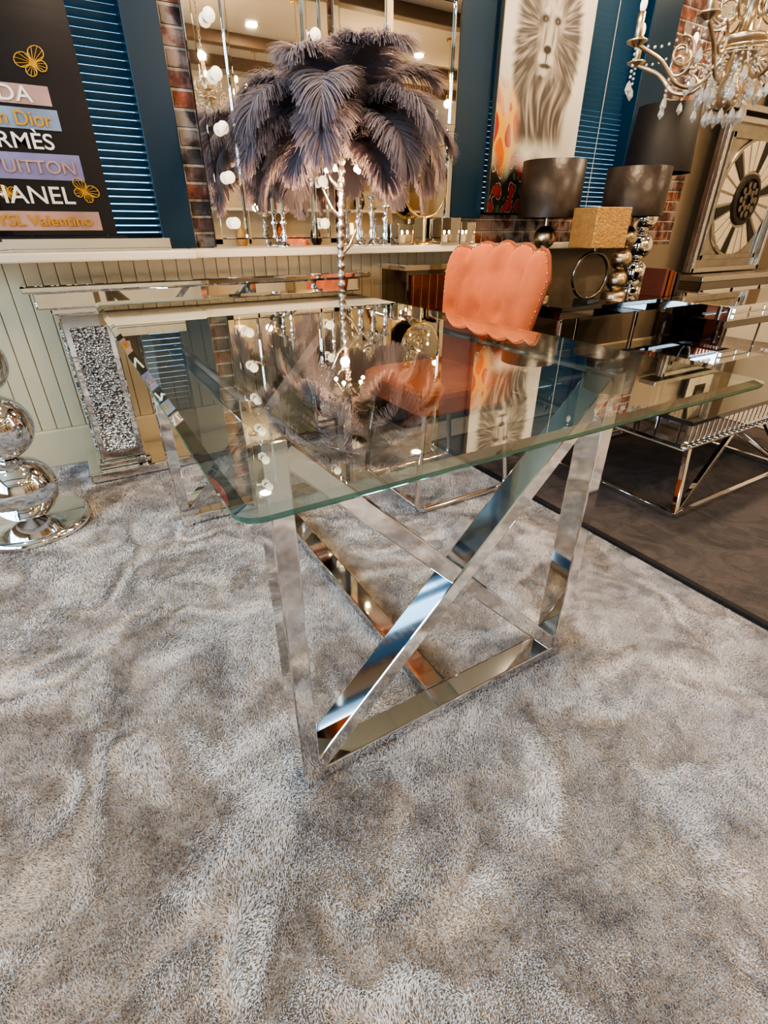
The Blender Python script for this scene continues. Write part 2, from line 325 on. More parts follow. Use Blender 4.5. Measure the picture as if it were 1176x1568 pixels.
layers(g,[(rr_outline(.003,.003,W-.003,Ln-.003,.022),H-.012),(rr_outline(0,0,W,Ln,.025),H-.009),(rr_outline(0,0,W,Ln,.025),H-.004),(rr_outline(.014,.014,W-.014,Ln-.014,.012),H)],['glassedge','glassedge','bevel'],'glass','glassb')
g.done('glass_top',t)
c=MB(); xl,xr=.105,.795; zt=.742
for y in(.235,1.41):
    c.bar((xl,y,-.004),(xl,y,zt),.06,.036,'chrome'); c.bar((xr,y,-.004),(xr,y,zt),.06,.036,'chrome')
    c.bar((xl+.012,y,.018),(xr-.012,y,.018),.056,.034,'chrome')
    c.bar((xl+.012,y,.04),(xr-.012,y,.722),.058,.036,'chrome'); c.bar((xr-.012,y,.04),(xl+.012,y,.722),.052,.034,'chrome')
    for x in(xl,xr): c.cyl((x,y,.745),.026,.006,'chrome',24)
c.bar((.45,.265,.017),(.45,1.38,.017),.055,.03,'chrome',(1,0,0))
for x in(xl,xr): c.bar((x,.265,.734),(x,1.38,.734),.025,.012,'chrome',(1,0,0))
c.done('chrome_base',t,.003)
# ---------------------------------------------------------------- rug
b=MB(); b.box((1.40,-.35,-.006),(3.06,1.58,.010),'rug')
for p0,p1 in[((1.385,-.37,-.006),(1.405,1.6,.011)),((3.055,-.37,-.006),(3.08,1.6,.011)),((1.385,-.37,-.006),(3.08,-.345,.011)),((1.385,1.575,-.006),(3.08,1.6,.011))]: b.box(p0,p1,'rugedge')
b.done('area_rug',bevel=.004)
# ---------------------------------------------------------------- coffee table
t=root('mirrored_coffee_table',(2.15,.83,0)); b=MB(); z0=.34
b.box((1.58,.45,z0),(2.78,1.22,.425),'mirror_dim'); b.box((1.55,.42,.425),(2.81,1.25,.44),'blackglass'); b.box((1.56,.43,z0-.008),(2.80,1.24,z0),'chrome')
x=1.60
while x<2.76: b.box((x,.442,z0+.006),(x+.022,.452,.42),'mirror'); x+=.032
y=.47
while y<1.2: b.box((1.572,y,z0+.006),(1.582,y+.072,.42),'mirror_dim'); y+=.08
b.done('body',t,.002); b=MB()
F=[(1.72,.47,.022),(2.58,.47,.022),(2.58,1.18,.022),(1.72,1.18,.022)]; Tp=[(1.95,.62,z0-.01),(2.40,.62,z0-.01),(2.40,1.05,z0-.01),(1.95,1.05,z0-.01)]
for i in range(4):
    b.bar(F[i],F[(i+1)%4],.02,.02,'chrome',(0,0,1)); b.bar(F[i],Tp[(i+1)%4],.02,.02,'chrome',(.3,1,0)); b.bar(F[i],Tp[i],.02,.02,'chrome',(.3,1,0))
b.done('chrome_base',t,.002)
# ---------------------------------------------------------------- chair
def chair(name,cx,cy,ang):
    t=root(name,(cx,cy,0)); q=Matrix.Rotation(ang,3,'Z'); C=Vector((cx,cy,0))
    def P(p): return C+q@Vector(p)
    NU,NV=80,44
    def top(u): 
        a=abs(u); return .885+.03*math.cos(a*math.pi/2)+.020*abs(math.cos(u*math.pi*2.5))**.7-.06*max(0,(a-.84)/.16)**2
    def pt(u,v,side):
        z0=.40; z=z0+(top(u)-z0)*v; hw=.215+.07*v**1.2
        y=u*hw; x=.19+.07*v+.05*(1-u*u)*.6*v-.03*u*u
        th=.035*math.sqrt(max(0,1-abs(u)**10))*math.sqrt(max(0.0,1-v**14)) +.004
        bump=0
        if side<0:
            for ri,rv in enumerate([.30,.56,.82]):
                for k in range(-1,2):
                    uu=k*.52+(.26 if ri%2 else 0)
                    if abs(uu)<.9: bump+=.013*math.exp(-(((u-uu)*.25)**2+((v-rv)*.5)**2)/.0009)
        else:
            for uu in(-.5,0,.5): bump+=.010*math.exp(-(((u-uu)*.25)**2+((v-.72)*.5)**2)/.0010)
        return P((x+side*(th-bump),y,z))
    b=MB()
    for side in(1,-1):
        vs=[pt(-1+2*i/NU,j/NV,side) for j in range(NV+1) for i in range(NU+1)]
        fs=[]
        for j in range(NV):
            for i in range(NU):
                a=j*(NU+1)+i; f=(a,a+1,a+NU+2,a+NU+1); fs.append(f if side>0 else f[::-1])
        b.add(vs,fs,'orange',True)
    edge=[pt(-1,j/NV,0) for j in range(NV+1)]+[pt(-1+2*i/NU,1,0) for i in range(NU+1)]+[pt(1,1-j/NV,0) for j in range(NV+1)]
    b.tube(edge,.007,'piping',8); 
    for i in range(2,len(edge)-2,2): b.sph(edge[i]+q@Vector((-.012,0,-.004)),.0035,'brass',6)
    b.done('back',t)
    b=MB(); lay=[]
    for z,s in((.40,.96),(.41,1),(.46,1.0),(.475,.98),(.485,.92),(.488,.8)):
        lay.append(([tuple(P((x*s,y*s,0))[:2]) for x,y in rr_outline(-.24,-.235,.20,.235,.07)],z))
    layers(b,lay,['orange']*5,'orange','orange'); ob=b.done('seat',t)
    b=MB()
    for s in(-1,1):
        y=s*.20
        b.tube([P(p) for p in[(-.19,y*.9,.40),(-.225,y,.05),(-.215,y,.016),(-.18,y,.010),(.18,y,.010),(.225,y,.016),(.235,y,.05),(.19,y*.9,.40)]],.011,'chrome',12)
    b.tube([P((-.22,-.2,.03)),P((-.22,.2,.03))],.009,'chrome',10); b.tube([P((-.19,-.18,.39)),P((-.19,.18,.39))],.009,'chrome',10); b.tube([P((.19,-.18,.39)),P((.19,.18,.39))],.009,'chrome',10)
    b.done('legs',t)
chair('velvet_dining_chair',1.12,1.21,R(0))
# ---------------------------------------------------------------- feather palm lamp
cx,cy=1.0,1.80
t=root('feather_palm_floor_lamp',(cx,cy,0)); b=MB()
b.lathe([(.10,0),(.10,.012),(.09,.02),(.03,.03),(.022,.06)],(cx,cy,0),'silver')
pts=[];rs=[]
for i in range(160):
    s=i/159; z=.03+1.25*s; pts.append((cx+.015*math.sin(s*7)+.012*s,cy+.01*math.sin(s*5+1),z)); rs.append(.013+.004*math.sin(i*1.3)+.003*(1-s))
b.tube(pts,rs,'silver',12)
for z,az,l in((.88,.3,.10),(1.02,3.3,.08),(1.12,1.8,.09)):
    b.tube([(cx,cy,z),(cx+l*.5*math.cos(az),cy+l*.5*math.sin(az),z+.03),(cx+l*math.cos(az),cy+l*math.sin(az),z+.10)],[.009,.007,.004],'silver',8)
top=Vector((cx+.022,cy-.005,1.285))
for i in range(5):
    a=i*1.257; p=top+Vector((.07*math.cos(a),.07*math.sin(a),-.09)); b.tube([top-Vector((0,0,.06)),top+Vector((.04*math.cos(a),.04*math.sin(a),-.04)),p],.005,'silver',6); b.sph(p-Vector((0,0,.012)),.009,'hot',12)
b.done('trunk',t)
V=[];F=[]
def plume(o,az,el,L,droop,width,N=440):
    h=Vector((math.cos(az),math.sin(az),0)); P=[Vector(o)]; n=24; T=[]
    for i in range(n):
        s=i/n; e=el-droop*s**2.0; d=(h*math.cos(e)+Vector((0,0,1))*math.sin(e)); T.append(d); P.append(P[-1]+d*L/n)
    T.append(T[-1]); side=Vector((-math.sin(az),math.cos(az),0))
    def at(s):
        x=min(s*n,n-1e-4); i=int(x); f=x-i; return P[i].lerp(P[i+1],f),T[i]
    for i in range(n):
        r=.0022*(1-i/n)+.0006; k=len(V); V.extend([P[i]-side*r,P[i]+side*r,P[i+1]+side*r,P[i+1]-side*r]); F.append((k,k+1,k+2,k+3))
    for sd in(-1,1):
        for j in range(N):
            s=.16+.84*(j+random.random())/N; p,tt=at(min(s,.999)); nn=side.cross(tt); nn=nn if nn.dot(Vector((h.x,h.y,.8)))>0 else -nn
            prof=min(1,((s-.08)/.36))**.7*(1 if s<.8 else 1-.35*((s-.8)/.2)**2)
            ln=width*prof*random.uniform(.82,1.08); a=R(14+66*max(0,(s-.62)/.38)**1.2+random.uniform(-9,9))
            d=side*sd*math.cos(a)+tt*math.sin(a)+nn*random.uniform(-.12,.28); d.normalize(); wv=(tt*math.cos(a)-side*sd*math.sin(a))*.0024
            q=p.copy(); k=len(V); S=5; curl=random.uniform(.6,1.2)
            for m_ in range(S+1):
                f=m_/S; w=wv*(1-f*.55); V.extend([q-w,q+w]); dd=(d+(Vector((0,0,-1))*.55-nn*.45)*curl*f*f*1.5+tt*.3*f).normalized(); q=q+dd*ln/S
            for m_ in range(S): F.append((k+2*m_,k+2*m_+1,k+2*m_+3,k+2*m_+2))
tiers=[(3,74,.35,95,.12),(6,58,.43,100,.135),(8,38,.46,108,.135),(9,18,.45,105,.135),(7,-6,.36,75,.115)]
for ti,(n,el,L_,dr,w) in enumerate(tiers):
    for i in range(n):
        az=2*math.pi*(i+.5*(ti%2))/n+random.uniform(-.12,.12)+.2
        plume(top+Vector((.02*math.cos(az),.02*math.sin(az),random.uniform(-.02,.02))),az,R(el+random.uniform(-6,6)),L_*random.uniform(.92,1.05),R(dr*random.uniform(.88,1.08)),w)
me=bpy.data.meshes.new('feathers'); me.from_pydata([tuple(v) for v in V],[],F); me.materials.append(M['feather']); ob=bpy.data.objects.new('feathers',me); bpy.context.collection.objects.link(ob); ob.parent=t; ob.matrix_parent_inverse=Matrix.Translation(-Vector(t.location))
l=bpy.data.lights.new('palm_lamp_light','POINT'); l.energy=8; l.color=(1,.68,.40); l.shadow_soft_size=.02; lo=bpy.data.objects.new('palm_lamp_light',l); lo.location=(cx-.03,cy-.06,1.08); bpy.context.collection.objects.link(lo); lo.parent=t; lo.matrix_parent_inverse=Matrix.Translation(-Vector(t.location))
# ---------------------------------------------------------------- mirrored console left
t=root('mirrored_console_table',(.47,2.1,0)); b=MB()
b.box((-.21,1.915,.775),(1.21,2.255,.80),'mirror'); b.box((-.18,1.95,.715),(1.17,2.245,.775),'mirror'); b.box((-.18,1.955,.0),(1.17,2.24,.045),'mirror')
for x in(-.14,.90):
    b.box((x,1.985,.045),(x+.22,2.215,.075),'mirror'); b.box((x+.02,2.005,.075),(x+.20,2.20,.69),'mirror'); b.box((x,1.985,.69),(x+.22,2.215,.715),'mirror')
b.done('mirrored_body',t,.006)
b=MB()
for x in(-.14,.90):
    b.box((x+.045,1.998,.12),(x+.175,2.006,.64),'crush'); b.box((x+.012,2.03,.12),(x+.022,2.17,.64),'crush')
b.done('crushed_crystal_panel',t)
# ---------------------------------------------------------------- ball lamps
def balllamp(name,x,y,z0,rs,baser,shade,kind='chrome',stem=.08):
    t=root(name,(x,y,z0)); b=MB(); b.lathe([(baser,0),(baser,.018),(baser*.9,.026),(.03,.03),(.025,.04)],(x,y,z0),kind,48)
    z=z0+.03
    for r in rs: b.sph((x,y,z+r*.97),r,kind,40); z+=r*1.94
    b.cyl((x,y,z+stem/2),.012,stem+.02,kind,16); b.done('base',t); z+=stem
    if shade:
        r1,r2,h,k=shade; s=MB(); s.lathe([(r1,0),(r2,h),(r2-.006,h),(r1-.006,0),(r1,0)],(x,y,z-.02),k,48); s.cyl((x,y,z+h*.5),.02,.06,'bulb',12)
        s.bar((x-r1+.01,y,z),(x+r1-.01,y,z),.004,.004,kind); s.done('shade',t)
balllamp('chrome_ball_floor_lamp',-.40,1.70,0,[.125,.115,.105,.095],.20,(.2,.17,.3,'blackshade'))
t=root('black_glass_console_table',(2.95,1.9,0)); b=MB()
b.box((2.24,1.62,.575),(3.66,2.14,.60),'blackglass'); b.box((2.27,1.65,.53),(3.63,2.11,.575),'mirror_dim'); b.box((2.27,1.65,.15),(3.63,2.11,.165),'blackglass')
for x in(2.27,2.95,3.605):
    for y in(1.65,2.09): b.box((x,y,0),(x+.025,y+.02,.53),'chrome')
b.done('frame',t,.003)
balllamp('ball_table_lamp',2.44,2.01,.60,[.062,.062,.062],.08,(.17,.17,.27,'bronze'),'champ',.06)
balllamp('ball_table_lamp',2.965,1.85,.60,[.062,.062,.062],.08,(.175,.175,.24,'bronze'),'champ',.07)
balllamp('tall_ball_table_lamp',3.37,2.03,.60,[.085,.085,.08,.07],.09,(.20,.175,.34,'blackshade'),'chrome',.05)
x,y=2.52,1.70; t=root('ring_table_lamp',(x,y,.6)); b=MB(); b.box((x-.06,y-.045,.60),(x+.06,y+.045,.625),'black',R(10))
q=Matrix.Rotation(R(-10),3,'Z'); b.tube([Vector((x,y,.745))+q@Vector((.118*math.cos(a*math.pi/24),0,.118*math.sin(a*math.pi/24))) for a in range(48)],.010,'gunmetal',10,True); b.cyl((x,y,.875),.01,.04,'gunmetal',12)
b.done('base',t,.002); b=MB(); b.box((x-.105,y-.105,.885),(x+.105,y+.105,1.075),'goldshade',R(-14)); b.done('shade',t,.004)
b=MB()
for i,(w,k) in enumerate(((.03,'book'),(.035,'copper'),(.025,'book'),(.03,'black'))): b.box((3.17+i*.045,1.66,.60),(3.17+i*.045+w,1.81,.76-.01*i),k)
b.done('book_row',bevel=.002)
# ---------------------------------------------------------------- mirrored sideboard right
t=root('mirrored_sideboard',(3.9,1.4,0)); b=MB()
b.box((3.12,1.20,.0),(4.6,1.59,.52),'mirror_dim'); b.box((3.10,1.18,.52),(4.62,1.61,.60),'mirror')
for i in range(9):
    for s in(0,1): b.box((3.13+i*.16,1.17,.53+.032*s),(3.13+i*.16+.15,1.182,.53+.032*s+.028),'mirror')
for i in range(4): b.box((3.15+i*.365,1.192,.04),(3.15+i*.365+.345,1.202,.48),'mirror'); b.sph((3.32+i*.365,1.18,.30),.014,'crystal',12)
b.done('body',t,.004)
t=root('mirrored_mantel_cabinet',(4.75,2.1,0)); b=MB(); b.box((4.16,1.98,0),(5.5,2.26,.62),'mirror_dim'); b.box((4.12,1.95,.62),(5.54,2.26,.66),'silver')
for i in range(3): b.box((4.2+i*.43,1.97,.06),(4.2+i*.43+.39,1.985,.56),'mirror')
b.done('body',t,.006)
cx,cz=4.72,1.17; t=root('skeleton_wall_clock',(cx,2.15,cz)); b=MB(); yy=2.15; hh=.5
b.box((cx-hh,yy,cz-hh),(cx+hh,yy+.04,cz+hh),'antique')
for d in(0,1):
    w=.035; o=hh-.09*d; y2=yy-.03+.012*d; k='silver' if d==0 else 'antique'
    b.box((cx-o,y2,cz-o),(cx-o+w,yy,cz+o),k); b.box((cx+o-w,y2,cz-o),(cx+o,yy,cz+o),k); b.box((cx-o,y2,cz-o),(cx+o,yy,cz-o+w),k); b.box((cx-o,y2,cz+o-w),(cx+o,yy,cz+o),k)
mr=Matrix.Rotation(R(90),3,'X')
b.lathe([(.40,0),(.40,.012),(.385,.015)],(cx,yy,cz),'antique',64,True,mr)
for i in range(24):
    a=i*math.pi/12; d=Vector((math.cos(a),0,math.sin(a))); p=Vector((-math.sin(a),0,math.cos(a))); c0=Vector((cx,yy-.02,cz))
    i0,i1=c0+d*.19,c0+d*.375; w0,w1=.018,.040
    b.add([i0-p*w0,i0+p*w0,i1+p*w1,i1-p*w1,i0-p*w0+Vector((0,.008,0)),i0+p*w0+Vector((0,.008,0)),i1+p*w1+Vector((0,.008,0)),i1-p*w1+Vector((0,.008,0))],[(0,1,2,3),(0,4,5,1),(1,5,6,2),(2,6,7,3),(3,7,4,0)],'paper' if i%2==0 else 'dstone' if i%4==1 else 'paper')
b.lathe([(.17,0),(.17,.03),(.14,.035),(.135,.02)],(cx,yy,cz),'dstone',48,True,mr)
for r_,n in((.10,10),(.055,7)):
    for i in range(n):
        a=i*2*math.pi/n; b.lathe([(.02,.03),(.026,.038),(.012,.042)],(cx+r_*math.cos(a),yy,cz+r_*math.sin(a)),'gunmetal',8,False,mr)
b.done('face',t,.003)
b=MB(); b.box((4.15,2.12,1.70),(5.5,2.28,1.74),'silver'); b.done('trim_shelf',bevel=.006)
t=root('framed_picture',(4.95,2.2,1.74)); b=MB(); b.box((4.78,2.18,1.74),(5.2,2.2,2.15),'black'); b.box((4.80,2.17,1.77),(5.18,2.185,2.12),'paper'); b.box((4.90,2.165,1.85),(5.08,2.175,2.04),'dstone'); b.done('frame',t,.004)
# ---------------------------------------------------------------- vanity mirror + wall mirror
t=root('vanity_mirror',(.93,2.25,SZ)); b=MB(); ym=2.262
b.box((.58,ym,SZ+.0),(1.20,ym+.035,2.35),'mirror')
for x0_,x1_ in((.58,.62),(.735,.755),(1.08,1.10),(1.16,1.20)): b.box((x0_,ym-.018,SZ+.01),(x1_,ym,2.34),'mirror')
b.box((.58,ym-.018,2.31),(1.20,ym,2.35),'mirror'); b.box((.58,ym-.018,SZ),(1.20,ym,SZ+.04),'mirror'); b.done('mirror_panel',t,.005)
b=MB()
for x in(.68,1.13):
    for i in range(8):
        z=1.0+i*.175; b.cyl((x,ym-.006,z),.016,.012,'chrome',16,mr); b.sph((x,ym-.032,z),.024,'bulb',20)
b.done('globe_bulbs',t)
t=root('wall_mirror',(1.57,2.25,SZ)); b=MB(); b.box((1.225,ym,SZ),(1.92,ym+.035,2.45),'mirror')
for x0_ in(1.225,1.50,1.885): b.box((x0_,ym-.014,SZ),(x0_+.035,ym,2.45),'champ' if x0_==1.50 else 'mirror')
for z in(SZ,1.42,1.92,2.415): b.box((1.225,ym-.016,z),(1.92,ym,z+.035),'mirror')
b.done('panel',t,.006)
t=root('round_table_mirror',(1.70,2.17,SZ)); b=MB(); m2=Matrix.Rotation(R(90),3,'X')
b.lathe([(.001,.006),(.125,.006),(.13,0)],(1.70,2.19,SZ+.26),'mirror',48,False,m2); b.tube([(1.70+.132*math.cos(a*math.pi/24),2.188,SZ+.26+.132*math.sin(a*math.pi/24)) for a in range(48)],.006,'brass',8,True)
b.cyl((1.70,2.188,SZ+.07),.007,.13,'brass',12); b.lathe([(.045,0),(.045,.008),(.02,.015)],(1.70,2.188,SZ),'brass'); b.done('mirror',t)
def candlestick(x,y,z,h):
    t=root('silver_candlestick',(x,y,z)); b=MB(); b.lathe([(.032,0),(.034,.008),(.016,.016),(.008,h*.2),(.014,h*.28),(.007,h*.36),(.009,h*.6),(.017,h*.68),(.007,h*.76),(.009,h*.9),(.026,h*.97),(.026,h),(.015,h-.005)],(x,y,z),'chrome',24)
    b.cyl((x,y,z+h+.025),.009,.06,'paper',12); b.done('stick',t)
for x,h in((.90,.15),(1.30,.16),(1.38,.22),(1.46,.18)): candlestick(x,2.20,SZ,h)
def tealight(x,y,z,s):
    t=root('mirrored_tealight_holder',(x,y,z)); b=MB(); b.box((x-s/2,y-s/2,z),(x+s/2,y+s/2,z+.012),'mirror')
    for dx in(-1,1): b.box((x+dx*s/2-.004,y-s/2,z),(x+dx*s/2+.004,y+s/2,z+s*1.1),'mirror')
    b.box((x-s/2,y+s/2-.008,z),(x+s/2,y+s/2,z+s*1.1),'mirror'); b.cyl((x,y,z+.03),.018,.035,'paper',16); b.sph((x,y,z+.06),.006,'hot',8,(1,1,1.6)); b.done('holder',t,.002)
for x,s in((1.56,.09),(1.84,.12),(1.97,.10)): tealight(x,2.19,SZ,s)
t=root('copper_mirrored_chest',(1.72,1.98,0)); b=MB(); b.box((1.38,1.86,.0),(2.12,2.10,.80),'mirror_dim'); b.box((1.36,1.84,.80),(2.14,2.11,.825),'mirror')
for j in range(4): b.box((1.40,1.848,.04+j*.19),(2.10,1.862,.21+j*.19),'copper'); b.box((1.72,1.84,.12+j*.19),(1.78,1.85,.132+j*.19),'brass')
for i in range(15): b.box((1.41+i*.048,1.842,.62),(1.413+i*.048,1.85,.78),'brass')
b.done('body',t,.004)
# ---------------------------------------------------------------- lion painting
x0,x1,z0,z1=2.17,2.82,1.06,2.16; t=root('lion_painting',((x0+x1)/2,2.25,z0)); b=MB(); b.box((x0,2.225,z0),(x1,2.262,z1),'champ'); b.done('stretcher',t,.003)
NX,NZ=220,370; vs=[];fs=[];cols=[]
def n3(x,y,z=0): return noise.noise(Vector((x,y,z)))
def mix(a,b_,f): f=max(0,min(1,f)); return tuple(a[i]*(1-f)+b_[i]*f for i in range(3))
def ell(s,v,cx,cy,rx,ry): return math.sqrt(((s-cx)/rx)**2+((v-cy)/ry)**2)
def sm(x,a,b_): 
    x=max(0,min(1,(x-a)/(b_-a))); return x*x*(3-2*x)
def lion(s,v):
    c=mix((.66,.60,.52),(.50,.45,.39),.5+.8*n3(s*3,v*3))
    d=ell(s,v,.06,.36,.24,.22)+.5*n3(s*6,v*7,9)
    if d<1:
        h=n3(s*7+3,v*7,7)*1.3; pal=[(.55,.12,.02),(.60,.32,.05),(.35,.03,.02),(.20,.06,.12)]; k=int((h+.6)*3.2)%4; c=mix(c,pal[k],(1-d)*1.8)
    fx,fy=.50,.76
    dx=(s-fx)*.60; dy=v-fy; ang=math.atan2(dy,dx); r=math.hypot(dx,dy)
    mo=.225+.035*n3(ang*2.4,1,1)+.03*n3(ang*10,3,2)
    if dy<0: mo+=.20*sm(-dy,.0,.25)*math.exp(-(dx/.22)**2)
    st=n3(ang*9+2.5*r*math.sin(ang*2+1),r*9,4)+.8*n3(ang*24,r*14,5)
    if r<mo+.03:
        g=.11+.34*max(0,st+.18)**1.0; g*=1-.25*sm(r,.05,.20); c=mix((g,g*.84,g*.72),c,sm(r,mo-.035,mo+.025))
    fall=sm(v,.25,.36)*(1-sm(v,.50,.64))*sm(s,.18,.30)*(1-sm(s,.72,.84))
    if fall>0:
        xx=s+.05*math.sin(v*13+s*4); g=.08+.42*max(0,n3(xx*15,v*5,3)+.6*n3(xx*36,v*9,8)+.15); c=mix(c,(g,g*.82,g*.70),fall)
    fs_=s-.10*(v-fy); u=fs_-fx
    hw=.115+.045*sm(v,.66,.80)-.10*sm(v,.84,.92)
    f=max(abs(u)/max(hw,.02),(v-.90)/.02+1 if v>.88 else 0,(.585-v)/.03+1 if v<.60 else 0)+.18*n3(s*16,v*14,2)
    if f<1.15:
        g=.34+.20*n3(u*26,v*16,6)-.10*sm(abs(u),.06,.14); c=mix((g,g*.86,g*.74),c,sm(f,.7,1.15))
    D=(.025,.018,.015)
    for e in(-1,1):
        c=mix(c,D,.95*(1-sm(ell(u,v,e*.070,.792,.042,.016),.5,1.3)))
        c=mix(c,(.30,.20,.09),.7*(1-sm(ell(u,v,e*.068,.791,.010,.006),.6,1.2)))
        c=mix(c,(.50,.44,.38),.6*(1-sm(ell(u,v,e*.060,.822,.040,.012),.4,1.3)))
        c=mix(c,(.08,.06,.05),.7*(1-sm(ell(u,v,e*.048,.735,.010,.050),.4,1.3)))
        c=mix(c,(.52,.46,.40),.8*(1-sm(ell(u,v,e*.048,.650,.046,.024),.5,1.3)))
        c=mix(c,(.10,.07,.06),.8*(1-sm(ell(u,v,e*.175,.885,.035,.028),.6,1.2)))
    c=mix(c,(.46,.40,.34),.7*(1-sm(ell(u,v,0,.745,.030,.070),.5,1.3)))
    c=mix(c,D,.98*(1-sm(ell(u,v,0,.684,.046,.017),.7,1.2)))
    c=mix(c,D,.9*(1-sm(ell(u,v,0,.655,.006,.024),.6,1.3)))
    c=mix(c,D,.9*(1-sm(ell(u,v,0,.622,.070,.010),.6,1.3)))
    c=mix(c,(.48,.42,.36),.7*(1-sm(ell(u,v,0,.597,.040,.018),.5,1.3)))
    dk=(.27-v+.14*n3(s*5,v*4,11))*7
    if dk>0:
        e=(.02,.013,.012); h=n3(s*14,v*15,13)
        if h>.25: e=(.20,.02,.015)
        elif h<-.30: e=(.03,.08,.04)
        elif .10<h<.13: e=(.5,.4,.3)
        c=mix(c,e,dk)
    return c
for j in range(NZ+1):
    for i in range(NX+1):
        s,v=i/NX,j/NZ; vs.append((x0+(x1-x0)*s,2.2235,z0+(z1-z0)*v)); c=lion(s,v); cols.extend((*[max(0,q_) for q_ in c],1))
for j in range(NZ):
    for i in range(NX): a=j*(NX+1)+i; fs.append((a,a+1,a+NX+2,a+NX+1))
me=bpy.data.meshes.new('canvas'); me.from_pydata(vs,[],fs); ca=me.color_attributes.new('Col','FLOAT_COLOR','POINT'); ca.data.foreach_set('color',cols); me.materials.append(M['canvas'])
ob=bpy.data.objects.new('canvas',me); bpy.context.collection.objects.link(ob); ob.parent=t; ob.matrix_parent_inverse=Matrix.Translation(-Vector(t.location))
# ---------------------------------------------------------------- poster
yp=2.155; t=root('fashion_poster',(-.3,yp,.95)); b=MB(); b.box((-.80,yp,.955),(.17,yp+.02,2.05),'ink')
def band(x1_,za,zb,k): b.box((-.75,yp-.003,za),(x1_,yp,zb),k)
band(.055,1.355,1.41,'pink'); band(.065,1.285,1.345,'pale'); band(.10,1.135,1.215,'lav'); band(.12,.972,1.035,'pink')
b.sph((-.35,yp,1.78),.16,'red',24,(1,.02,1.3)); b.sph((-.40,yp,1.62),.20,'pale',24,(1,.015,.5)); b.done('panel',t)
def text(s,x,z,size,k,sx=1):
    c=bpy.data.curves.new(s,'FONT'); c.body=s; c.size=size; c.extrude=.0012; c.align_x='RIGHT'; c.offset=.0006; c.materials.append(M[k]); o=bpy.data.objects.new('lettering',c); o.location=(x,yp-.005,z); o.rotation_euler=(R(90),0,0); o.scale=(sx,1,1)
    bpy.context.collection.objects.link(o); o.parent=t; o.matrix_parent_inverse=Matrix.Translation(-Vector(t.location))
text('PRADA',.0,1.362,.062,'txtw',1.2); text('Christian Dior',.04,1.295,.06,'txtg'); text('HERMÈS',.03,1.228,.066,'txtw',1.15); text('LOUIS VUITTON',.08,1.155,.056,'pink',1.1); text('CHANEL',.05,1.06,.078,'txtw',1.1); text('YSL Valentino',.09,.988,.05,'txtg',1.1)
def butterfly(cx_,cz_,s,a):
    b=MB(); q=Matrix.Rotation(a,3,'Y')
    for sd in(-1,1):
        for (ox,oz,rx,rz) in((.5,.35,.5,.38),(.38,-.3,.33,.3)):
            pts=[Vector((cx_,yp-.004,cz_))+q@Vector((sd*(ox+rx*math.cos(i*math.pi/8))*s,0,(oz+rz*math.sin(i*math.pi/8))*s)) for i in range(16)]
            b.tube(pts,.0018,'txtg',6,True)
            for kk in range(8): b.tube([Vector((cx_,yp-.004,cz_)),pts[kk*2]],.0012,'txtg',4)
    b.done('butterfly',t)
butterfly(.03,1.47,.05,R(-25)); butterfly(.09,1.10,.045,R(30)); butterfly(-.16,1.09,.03,R(10))
t=root('mirrored_tray',(-.2,2.17,SZ)); b=MB(); b.box((-.85,2.105,SZ),(.36,2.24,SZ+.01),'mirror'); b.box((-.85,2.105,SZ+.01),(.36,2.112,SZ+.045),'mirror'); b.box((.353,2.112,SZ+.01),(.36,2.24,SZ+.045),'mirror'); b.box((-.85,2.12,SZ+.01),(.20,2.20,SZ+.052),'black'); b.done('tray',t,.002)
